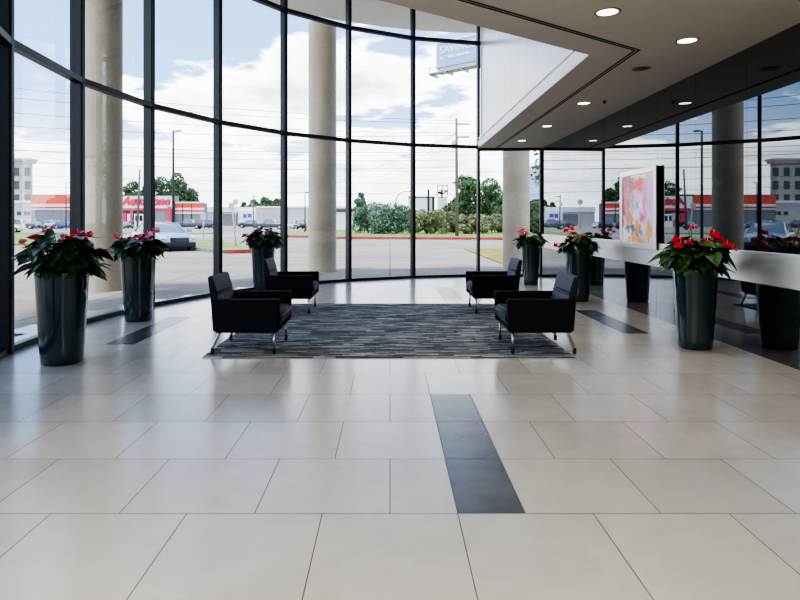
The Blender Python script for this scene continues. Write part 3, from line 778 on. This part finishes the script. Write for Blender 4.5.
mtx = Matrix.Translation((sx(123)-ox, -1.45, sz(206.3))) @ Matrix.Rotation(math.pi/2, 4, 'X')
text_mesh('sign_lettering', 'AutoZone', 2.0, 'store_red', t, mtx, shear=.3, offset=.16, extrude=.06, fit=(sx(172.6)-sx(123), sz(196.8)-sz(206.3)))
# far office block at the left edge
TY = 185.0
t = thing('office_tower', 'beige office block with projecting cornice at the left edge', 'building', (gx(6, TY), TY, 0))
w_ = (gx(19.5, TY)-gx(-22, TY))/2; hz = gz(160, TY)
bm = B(); add_box(bm, -w_-3, w_, 0, 3, -.02, hz); obj('wall', bm, 'beige', t)
bm = B(); add_box(bm, -w_-3.6, w_+1.3, -1.1, 4, hz-.1, hz+.5); add_box(bm, -w_-3.3, w_+.8, -.6, 3.6, hz-.9, hz-.1); obj('cornice', bm, 'beige', t)
for k in range(4):
    for c in range(5):
        bm = B(); x = -w_-1.6 + c*3.5; add_box(bm, x, x+1.8, -.08, .1, 3.2+k*4.2, 5.8+k*4.2); obj('window', bm, 'dark_window', t)
# white low building beside the store
t = thing('low_building', 'white low building with small dark windows left of the store', 'building', (gx(5, 172), 172, 0))
bm = B(); add_box(bm, gx(-30,172)-gx(5,172), gx(32,172)-gx(5,172), 0, 4, -.02, gz(202.5,172)); obj('wall', bm, 'pale_wall', t)
bm = B(); add_box(bm, gx(-31,172)-gx(5,172), gx(32.5,172)-gx(5,172), -.3, 4, gz(203,172), gz(200.5,172)); obj('roof_edge', bm, 'store_white', t)
for a, b_ in ((17, 21), (24, 27.5), (28.5, 30)):
    bm = B(); add_box(bm, gx(a,172)-gx(5,172), gx(b_,172)-gx(5,172), -.12, .1, gz(215,172), gz(211.5,172)); obj('window', bm, 'dark_window', t)
# pale warehouse
WY = 205.0
t = thing('warehouse', 'long pale warehouse with blue lettering beyond the road', 'building', (gx(250, WY), WY, 0)); o0 = gx(250, WY)
def wp(name, px0, px1, py0, py1, y0, y1, m, gr=False):
    bm = B(); add_box(bm, gx(px0,WY)-o0, gx(px1,WY)-o0, y0, y1, -.02 if gr else gz(py1,WY), gz(py0,WY)); return obj(name, bm, m, t)
wp('wall', 206, 352, 207.5, 225, 0, 12, 'pale_wall', True)
wp('fascia', 206, 256, 207, 212, -.5, 0.1, 'store_white'); wp('fascia', 256, 352, 206.3, 208, -.5, .1, 'store_white')
wp('recessed_bay', 223, 238, 214, 226.5, -.1, .1, 'store_grey')
wp('front_block', 240, 257, 211, 227, -2, 1, 'white', True)
wp('loading_door', 262, 284, 214, 227, -.1, .1, 'beige')
for a, b_ in ((241, 246), (250, 256)): wp('window', a, b_, 222.5, 225.5, -2.1, -1.95, 'dark_window')
wp('blue_logo', 244.5, 248, 214, 218, -2.15, -1.98, 'lettering_blue'); wp('blue_logo', 249, 253, 213.8, 217.5, -2.15, -1.98, 'lettering_blue')
wp('red_sign', 341, 350, 209.5, 212, -.3, 0, 'store_red')
t = thing('shed', 'long white shed with brown roof edge beyond the brush', 'building', (gx(349, 95), 95, 0))
bm = B(); add_box(bm, -3, 5.6, 0, 12, -.02, gz(211, 95)); obj('wall', bm, 'white', t)
bm = B(); add_box(bm, -3.2, 5.8, -.3, 12, gz(212, 95), gz(209, 95)); obj('roof_edge', bm, 'bark', t)
# pale glass tower, far right
t = thing('glass_tower', 'distant pale blue glass tower seen beside the beige column', 'building', (gx(538, 300), 300, 0))
bm = B(); add_box(bm, -5, 4, 0, 10, -.02, gz(170, 300)); obj('wall', bm, 'pale_blue', t)
bm = B(); add_box(bm, -3, 2, 1, 8, gz(170, 300), gz(166, 300)); obj('roof_block', bm, 'galv', t)
for k in range(8):
    bm = B(); add_box(bm, -4.6, 3.6, -.15, .1, 3+k*3, 4.2+k*3); obj('window_band', bm, 'blue', t)
# extra block and houses at left for the mirror view and sideways camera
t = thing('brick_shop', 'plain beige shop beyond the left windows', 'building', (-98, 96, 0))
bm = B(); add_box(bm, -14, 12, 0, 14, -.02, 5.5); obj('wall', bm, 'beige', t)
bm = B(); add_box(bm, -14.3, 12.3, -.4, 14, 5.5, 6.2); obj('roof_edge', bm, 'store_grey', t)
for k in range(6):
    bm = B(); add_box(bm, -12+k*4, -9.4+k*4, -.1, .1, .8, 3.4); obj('window', bm, 'dark_window', t)

# ---- billboards
BY = 62.0
t = thing('billboard', 'high pale blue billboard lettered SAVINGS on a catwalk', 'billboard', (gx(438.5, BY), BY, 0), math.radians(-40))
# local x runs along the panel, towards the camera side on the right
zb = gz(68.7, BY); zt = gz(44.5, BY); BL = 15.0
bm = B(); add_box(bm, 0, BL, -.2, .2, zb, zt); obj('panel', bm, 'blue', t)
bm = B(); add_box(bm, -.2, 0, -.25, .2, zb-.1, zt+.1); add_box(bm, BL, BL+.2, -.25, .2, zb-.1, zt+.1); add_box(bm, -.2, BL+.2, -.25, .2, zt, zt+.15); obj('panel_border', bm, 'white', t)
bm = B(); add_box(bm, -.5, BL+.5, -1.2, -.3, zb-.75, zb-.65); add_box(bm, 0, BL, -.15, .5, zb-.6, zb-.05)
for k in range(9): add_box(bm, -.3+k*1.9, -.2+k*1.9, -1.25, .3, zb-.95, zb-.7); add_box(bm, -.3+k*1.9, -.24+k*1.9, -1.25, -1.19, zb-.95, zb-.1)
add_box(bm, -.5, BL+.5, -1.25, -1.2, zb-.2, zb-.14)
obj('catwalk', bm, 'galv', t)
bm = B(); add_tube(bm, [(9.3,.9,0), (9.3,.9,zb+1.5)], .45, 16); add_box(bm, .5, BL-.5, .25, .5, zb+.3, zb+.7); add_box(bm, 9.0, 9.6, .2, 1.3, zb+.2, zb+.8); obj('pole', bm, 'galv', t, 40)
mt = lambda x, z: Matrix.Translation((x, -.24, z)) @ Matrix.Rotation(math.pi/2, 4, 'X')
text_mesh('headline_lettering', 'SAVINGS', 1.4, 'white', t, mt(.35, zt-1.15), offset=.02, fit=(4.3, .78))
bm = B()
for k, w_ in enumerate((.3, .75, .9, .5)): add_box(bm, .4+k*1.0, .4+k*1.0+w_, -.24, -.2, zt-1.72, zt-1.5)
obj('small_print', bm, 'white', t)
# small white billboard and framed sign above the brush
t = thing('billboard', 'small white billboard with dark frame above the olive brush', 'billboard', (gx(422, 80), 80, 0))
bm = B(); add_box(bm, gx(408,80)-gx(422,80), gx(434,80)-gx(422,80), -.1, .1, gz(211.5,80), gz(197.5,80)); obj('panel', bm, 'white', t)
bm = B(); add_box(bm, gx(408,80)-gx(422,80), gx(435,80)-gx(422,80), -.15, .15, gz(197.8,80), gz(196.4,80)); add_box(bm, gx(432,80)-gx(422,80), gx(434.5,80)-gx(422,80), -.2, .2, gz(212,80), gz(196.6,80)); obj('frame', bm, 'dark_metal', t)
bm = B(); add_box(bm, gx(427.3,80)-gx(422,80), gx(429.3,80)-gx(422,80), -.3, -.16, 0, gz(189.5,80)); obj('pole', bm, 'dark_metal', t)
t = thing('roadside_sign', 'open framed roadside sign over a white panel beside the tall tree', 'sign', (gx(442, 78), 78, 0)); o0 = gx(442, 78)
def rs(name, a, b_, c, d_, y0, y1, m):
    bm = B(); add_box(bm, gx(a,78)-o0, gx(b_,78)-o0, y0, y1, gz(d_,78), gz(c,78)); return obj(name, bm, m, t)
bm = B()
for (a, b_, c, d_) in ((437.3,448,184.8,185.5), (437.3,448,190,190.7), (437.3,448,197,197.8), (437.3,438,184.8,197.8), (447.3,448,184.8,197.8), (442.3,442.9,184.8,197.8), (438, 441.5, 191.5, 193.5), (444, 447.5, 191, 192.6), (439,445,192.8,194)):
    add_box(bm, gx(a,78)-o0, gx(b_,78)-o0, -.1, .1, gz(d_,78), gz(c,78))
obj('frame', bm, 'dark_metal', t)
rs('panel', 437.5, 447, 198, 212, -.1, .1, 'white')
bm = B(); add_tube(bm, [(0,.3,0), (0,.3,gz(190,78))], .14, 10); obj('pole', bm, 'galv', t, True)

# ---- utility poles and street lamps
def utility_pole(px, top, Y, lean, label, arms=True, r=.16):
    t = thing('utility_pole', label, 'utility pole', (gx(px, Y), Y, -.02), 0, 'timber utility poles')
    h = gz(top, Y)
    bm = B(); add_tube(bm, [(0,0,0), (lean*.5, 0, h*.5), (lean, 0, h)], [r, r*.85, r*.65], 10); obj('pole', bm, 'pole', t, True)
    if arms:
        bm = B()
        for z in (h-.5, h-1.6): add_box(bm, lean-.1, lean+1.1, -.06, .06, z-.06, z+.06)
        obj('crossarm', bm, 'pole', t)
        bm = B(); add_tube(bm, [(lean-.25, -.2, h-2.6), (lean-.25, -.2, h-1.9)], .17, 10); obj('transformer', bm, 'galv', t, True)
    return t
utility_pole(457, 118, 50, -.05, 'tall timber utility pole in front of the dark green tree')
utility_pole(137.2, 169, 98, .45, 'leaning utility pole rising behind the store sign', False, .2)
utility_pole(254, 194, 128, -.2, 'thin utility pole over the pale warehouse', True, .14)
def street_lamp(px, top, Y, label, kind, r=.08):
    t = thing('street_lamp', label, 'street lamp', (gx(px, Y), Y, -.02), 0, 'street lamps outside')
    h = gz(top, Y)
    if kind == 'flat':
        bm = B(); add_tube(bm, [(0,0,0), (0,0,h)], [r, r*.7], 10); add_tube(bm, [(0,0,h-.03), (.3,0,h)], .04, 6); obj('pole', bm, 'dark_metal', t, True)
        bm = B(); add_box(bm, .15, .62, -.13, .13, h-.07, h+.03, bev=.02); obj('lamp_head', bm, 'dark_metal', t)
    else:
        bm = B(); add_tube(bm, [(0,0,0), (0,0,h*.8), (.3,0,h*.93), (.9,0,h*.99), (1.6,0,h)], [r, r*.8, r*.6, r*.5, r*.4], 10); obj('pole', bm, 'galv' if kind == 'curl_light' else 'dark_metal', t, True)
        bm = B(); add_box(bm, 1.5, 2.2, -.14, .14, h-.08, h+.06, bev=.03); obj('lamp_head', bm, 'dark_metal', t)
    return t
street_lamp(173.3, 130.5, 45, 'tall thin dark street lamp in front of the store sign', 'flat', .11)
street_lamp(66, 182.5, 100, 'small street lamp above the orange store band', 'flat', .10)
street_lamp(305, 192, 70, 'pale street lamp left of the middle column', 'flat', .08)
street_lamp(396, 191, 66, 'street lamp with curved arm among the shrubs', 'curl', .09)
# leaning sign posts on the grass island
def sign_post(px, base, top, lean, label, head):
    Y = H*F/(base-CY); h = gz(top, Y)
    t = thing('sign_post', label, 'sign', (gx(px, Y), Y, 0), 0, 'sign posts on the grass island')
    bm = B(); add_tube(bm, [(0,0,0), (lean,0,h)], .03, 8); obj('post', bm, 'galv', t, True)
    bm = B(); add_box(bm, lean-head/2, lean+head/2, -.05, -.025, h-head*1.2, h, bev=.01); obj('sign_plate', bm, 'galv', t)
    return t
sign_post(236.5, 248, 203, -.25, 'leaning post with small grey sign before the pale warehouse', .28)
sign_post(203.3, 239.5, 213, 0.0, 'thin upright sign post near the right end of the store', .4)
t = thing('satellite_dish', 'round grey dish sign above the pale warehouse roof', 'dish', (gx(235.5, 120), 120, 0))
bm = B(); add_tube(bm, [(0,0,0), (0,0,gz(203,120))], .08, 8); obj('pole', bm, 'galv', t, True)
bm = B(); add_tube(bm, [(0,-.1,gz(202,120)), (0,.1,gz(202,120))], .55, 20); obj('disc', bm, 'galv', t, 40)
# power lines
def wire(p0, p1, sag, label, r=.022):
    p0 = Vector(p0); p1 = Vector(p1); bm = B()
    pts = []
    for k in range(25):
        u = k/24; p = p0.lerp(p1, u); p.z -= sag*4*u*(1-u); pts.append(p)
    add_tube(bm, pts, r, 5, cap=False)
    return tag(obj('power_line', bm, 'wire', None, True), label, 'cable', 'overhead power lines')
A = (gx(457, 50), 50)
WLAB = 'black overhead cable strung across the sky from the tall utility pole'
for (za, zb_) in ((9.9, 12.6), (9.7, 11.6), (8.9, 10.4), (8.7, 9.0), (7.3, 8.1), (6.6, 7.6), (6.0, 6.7)):
    wire((A[0], A[1], za), (-46, 36, zb_), .9, WLAB)
WL2 = 'black overhead cable running to the right of the tall utility pole'
for (za, zb_) in ((9.9, 10.5), (9.7, 9.8), (8.9, 9.0), (8.7, 8.2)): wire((A[0]+.2, A[1], za), (46, 40, zb_), 1.0, WL2)
WL3 = 'distant thin overhead cable crossing low above the far buildings'
for (za, zb_) in ((10.3, 9.0), (8.6, 7.2), (7.2, 5.6), (11.6, 12.0)): wire((-80, 78, za), (60, 88, zb_), 1.0, WL3, .025)
WL4 = 'slanting service cable rising to the tall utility pole'
for (x, y, z) in ((-14, 70, 4.0), (-2, 80, 7.4)): wire((A[0], A[1], 8.9), (x, y, z), .6, WL4, .016)

# ---- vehicles (local +x = forward)
def loft(bm, secs, mi=0, cap=True):
    rings = [[bm.verts.new(p) for p in s] for s in secs]; n = len(rings[0])
    for r0, r1 in zip(rings, rings[1:]):
        for k in range(n): bm.faces.new((r0[k], r0[(k+1)%n], r1[(k+1)%n], r1[k])).material_index = mi
    if cap: bm.faces.new(rings[0][::-1]).material_index = mi; bm.faces.new(rings[-1]).material_index = mi
def vehicle(name, label, cat, loc, rz, paint, kind='sedan', detail=False, group='vehicles in the car parks'):
    t = thing(name, label, cat, loc, rz, group)
    W = .92
    if kind == 'sedan':
        st = [(-2.32,.62,.80,.38),(-2.2,.92,.86,.26),(-1.6,1.0,.91,.20),(-.8,.96,.92,.18),(.5,.93,.92,.18),(1.1,.92,.92,.18),(1.7,.84,.90,.20),(2.15,.74,.84,.24),(2.34,.56,.70,.32)]
        cab = [(-1.75,.97,.74),(-1.0,1.36,.62),(-.5,1.43,.61),(.25,1.40,.61),(1.15,.91,.74)]; wz = .33; wx = (-1.42, 1.42)
    elif kind == 'suv':
        st = [(-2.3,.7,.85,.4),(-2.22,1.05,.9,.32),(-1.5,1.08,.93,.28),(0,1.06,.94,.26),(1.1,1.06,.94,.26),(1.9,1.0,.92,.28),(2.25,.85,.88,.34),(2.35,.6,.8,.4)]
        cab = [(-2.2,1.05,.80),(-1.95,1.66,.68),(-.5,1.74,.68),(.35,1.70,.68),(1.15,1.05,.80)]; wz = .37; wx = (-1.42, 1.42)
    else:
        st = [(-2.85,.65,.9,.45),(-2.8,1.1,.94,.42),(-1.2,1.12,.95,.36),(0,1.12,.95,.34),(1.3,1.12,.95,.34),(2.3,1.08,.94,.36),(2.7,.95,.9,.4),(2.78,.65,.86,.45)]
        cab = [(-.95,1.10,.82),(-.75,1.78,.70),(-.2,1.86,.70),(.6,1.82,.70),(1.35,1.10,.82)]; wz = .40; wx = (-1.75, 1.85)
    bm = B(); secs = []
    for (x, zt_, w, zb_) in st:
        zm = (zt_+zb_)/2
        half = [(w*.80, zb_), (w*.96, zb_+.06), (w, zm), (w*.97, zt_-.10), (w*.86, zt_-.01)]
        ring = [(x, a, b) for a, b in half] + [(x, 0, zt_+.03)] + [(x, -a, b) for a, b in half[::-1]] + [(x, 0, zb_)]
        secs.append(ring)
    loft(bm, secs)
    body = obj('body', bm, paint, t, 55)
    if detail:
        md = body.modifiers.new('s', 'SUBSURF'); md.levels = 2; md.render_levels = 2
    bm = B(); secs = []
    for (x, z, w) in cab:
        zb_ = min(z, cab[0][1], cab[-1][1]) - .04; wb = .80 if kind == 'sedan' else .88
        secs.append([(x, wb*.98, zb_), (x, w, z-.03), (x, w*.8, z), (x, 0, z+.01), (x, -w*.8, z), (x, -w, z-.03), (x, -wb*.98, zb_)])
    loft(bm, secs); obj('windows', bm, 'car_glass', t, 50)
    bm = B(); secs = []       # roof skin and pillars
    for (x, z, w) in cab[1:-1]:
        secs.append([(x, w*1.01, z-.04), (x, w*.82, z+.008), (x, 0, z+.02), (x, -w*.82, z+.008), (x, -w*1.01, z-.04), (x, 0, z-.02)])
    loft(bm, secs)
    for s in (1, -1):
        add_tube(bm, [(cab[0][0], s*.76, cab[0][1]), (cab[1][0], s*cab[1][2]*.97, cab[1][1]-.01)], .035, 6)
        add_tube(bm, [(cab[-1][0], s*.76, cab[-1][1]), (cab[-2][0], s*cab[-2][2]*.97, cab[-2][1]-.01)], .028, 6)
        add_tube(bm, [(-.3, s*.82, cab[0][1]-.02), (-.35, s*cab[2][2]*.99, cab[2][1]-.04)], .035, 6)
    obj('roof', bm, paint, t, 50)
    for x in wx:
        for s in (1, -1):
            bm = B(); y = s*(.80 if kind == 'sedan' else .84)
            add_tube(bm, [(x, y-.11, wz-.01), (x, y-.10, wz-.01), (x, y+.10, wz-.01), (x, y+.11, wz-.01)], [wz-.03, wz-.012, wz-.012, wz-.03], 22)
            wh = obj('wheel', bm, 'tyre', t, 40)
            bm = B(); add_tube(bm, [(x, y+s*.10, wz-.01), (x, y+s*.118, wz-.01)], [wz*.62, wz*.55], 16); obj('rim', bm, 'galv', wh, 40)
    fx = st[-1][0]
    for s in (1, -1):
        bm = B(); add_box(bm, fx-.42, fx-.06, s*.68-.13, s*.68+.13, .60, .73, bev=.03); obj('headlight', bm, 'headlamp', t, 40)
        bm = B(); add_box(bm, st[0][0]+.02, st[0][0]+.2, s*.68-.14, s*.68+.14, .70, .86, bev=.02); obj('tail_light', bm, 'store_red', t, 40)
        bm = B(); add_box(bm, .82, 1.0, s*.98-.1, s*.98+.1, cab[-1][1]+.01, cab[-1][1]+.15, bev=.03); obj('mirror', bm, paint, t, 40)
    bm = B(); add_box(bm, fx-.16, fx+.02, -.42, .42, .40, .68, bev=.03); obj('grille', bm, 'car_trim', t, 40)
    if detail:
        bm = B(); add_box(bm, fx-.20, fx+.03, -.74, .74, .19, .44, bev=.04); obj('bumper_intake', bm, 'car_trim', t, 40)
    if kind == 'pickup':
        bm = B(); add_box(bm, -2.72, -1.02, -.80, .80, 1.0, 1.175); obj('bed_liner', bm, 'car_trim', t)
    return t
vehicle('sedan_car', 'silver white sedan parked nearest the building beside the grass island', 'car', (gx(162, 28.3), 28.3, -.02), math.radians(-50), 'car_silver', 'sedan', True).scale = (1, 1, .93)
VS = 1.2
def veh(nm, px, Y, rz, paint, kind, lab): vehicle(nm, lab, 'car' if kind != 'pickup' else 'pickup truck', (gx(px, Y*VS), Y*VS, -.02), math.radians(rz), paint, kind)
veh('parked_suv', 22, 91, 20, 'car_dark', 'suv', 'dark car with pale windscreen at the far left of the store row')
veh('parked_car', 38, 97, -60, 'car_grey', 'sedan', 'grey sedan below the left end of the orange band')
veh('parked_suv', 54, 99, -30, 'car_white', 'suv', 'white car parked below the orange band')
veh('parked_car', 66, 97, 10, 'car_blue', 'sedan', 'blue sedan at the mullion edge below the orange band')
veh('parked_suv', 44, 102, 90, 'car_dark', 'suv', 'black sport utility parked behind the grey sedan')
veh('parked_car', 126, 98, -50, 'car_dark', 'sedan', 'dark sedan parked by the store window posters')
veh('pickup_truck', 189, 94, 180, 'car_grey', 'pickup', 'grey pickup truck right of the store entrance')
veh('parked_suv', 206, 99, 200, 'car_dark', 'suv', 'dark sport utility parked beyond the pickup at the store end')
veh('parked_car', 212, 104, 160, 'car_white', 'sedan', 'small white car at the right end of the store car park')
veh('pickup_truck', 270.5, 88, 180, 'car_grey', 'pickup', 'grey pickup truck before the pale warehouse')
veh('parked_suv', 249, 110, 180, 'car_dark', 'suv', 'dark car parked below the blue lettering')
veh('parked_suv', 300, 92, -70, 'car_dark', 'suv', 'dark car parked left of the middle column')
veh('parked_car', 292, 100, -60, 'car_white', 'sedan', 'white car half hidden beside the middle mullion')
veh('parked_suv', 2, 58, 200, 'car_white', 'suv', 'white sport utility on the road beyond the left window edge')
bm = B(); add_lathe(bm, [(.26, 0), (.26,.04), (.17,.05), (.04,.9)], 12, cap_t=True); o = obj('traffic_cone', bm, 'store_red', None, 40); o.location = (gx(306, 80), 80, -.02); tag(o, 'tiny red cone beside the dark car left of the middle column', 'cone')

# ================================================================== LIGHT, SKY, CAMERA
world = bpy.data.worlds.new('sky'); scn.world = world; world.use_nodes = True
nt = NT(world.node_tree); bg = world.node_tree.nodes['Background']
co = nt.coord('Generated'); nrmz = nt.n('ShaderNodeVectorMath', operation='NORMALIZE'); nt.l(co, nrmz.inputs[0])
sp = nt.n('ShaderNodeSeparateXYZ'); nt.l(nrmz.outputs[0], sp.inputs[0]); z = sp.outputs[2]
zz = nt.math('ADD', nt.math('MAXIMUM', z, 0.0), .16)
cb = nt.n('ShaderNodeCombineXYZ'); nt.l(nt.math('DIVIDE', sp.outputs[0], zz), cb.inputs[0]); nt.l(nt.math('DIVIDE', sp.outputs[1], zz), cb.inputs[1]); nt.l(nt.math('MULTIPLY', z, 3.0), cb.inputs[2])
mp = nt.n('ShaderNodeMapping'); nt.l(cb.outputs[0], mp.inputs[0]); mp.inputs['Location'].default_value = (9.6, 3.8, 4)
n1 = nt.noise(mp.outputs[0], 1.15, 8, .58, .15); n2 = nt.noise(mp.outputs[0], 4.0, 6, .6)
cov = nt.math('ADD', n1.outputs['Fac'], nt.mapr(z, .10, .36, .08, -.075))
cl_ = nt.mapr(cov, .485, .535, 0.0, 1.0, True)
blue = nt.ramp(nt.mapr(z, 0.0, .6), [(0.0,(.52,.66,.86,1)), (.35,(.28,.44,.74,1)), (1.0,(.20,.36,.70,1))])
shade = nt.math('ADD', nt.math('MULTIPLY', n2.outputs['Fac'], .6), nt.math('MULTIPLY', nt.mapr(cov, .5, .68, 1, 0), .4))
cloudc = nt.ramp(shade, [(.25,(.62,.66,.72,1)), (.62,(1.5,1.5,1.5,1))])
sky = nt.mix(cl_, blue, cloudc)
haze = nt.mapr(z, .0, .19, .8, 0.0, True)
sky = nt.mix(haze, sky, (1.0,1.04,1.08,1))
nt.l(sky, bg.inputs[0]); bg.inputs[1].default_value = 2.25
ld = bpy.data.lights.new('sun', 'SUN'); ld.energy = 3.2; ld.angle = math.radians(6); ld.color = (1,.96,.9)
so = bpy.data.objects.new('sun', ld); COL.objects.link(so)
so.rotation_euler = Vector((-.16, -.16, .97)).to_track_quat('Z', 'Y').to_euler()
cam = bpy.data.cameras.new('camera'); co_ = bpy.data.objects.new('camera', cam); COL.objects.link(co_)
cam.sensor_width = 36; cam.lens = F/800*36; cam.shift_y = -(300-CY)/800; cam.shift_x = (400-CX)/800
co_.location = (0, 0, H); co_.rotation_euler = (math.pi/2, 0, 0); cam.clip_end = 2000
scn.camera = co_
scn.view_settings.view_transform = 'AgX'
scn.view_settings.look = 'AgX - High Contrast'
scn.view_settings.exposure = 0.33
scn.cycles.max_bounces = 8; scn.cycles.transparent_max_bounces = 12; scn.cycles.use_denoising = True
scn.cycles.caustics_reflective = False; scn.cycles.caustics_refractive = False
scn.cycles.sample_clamp_indirect = 3
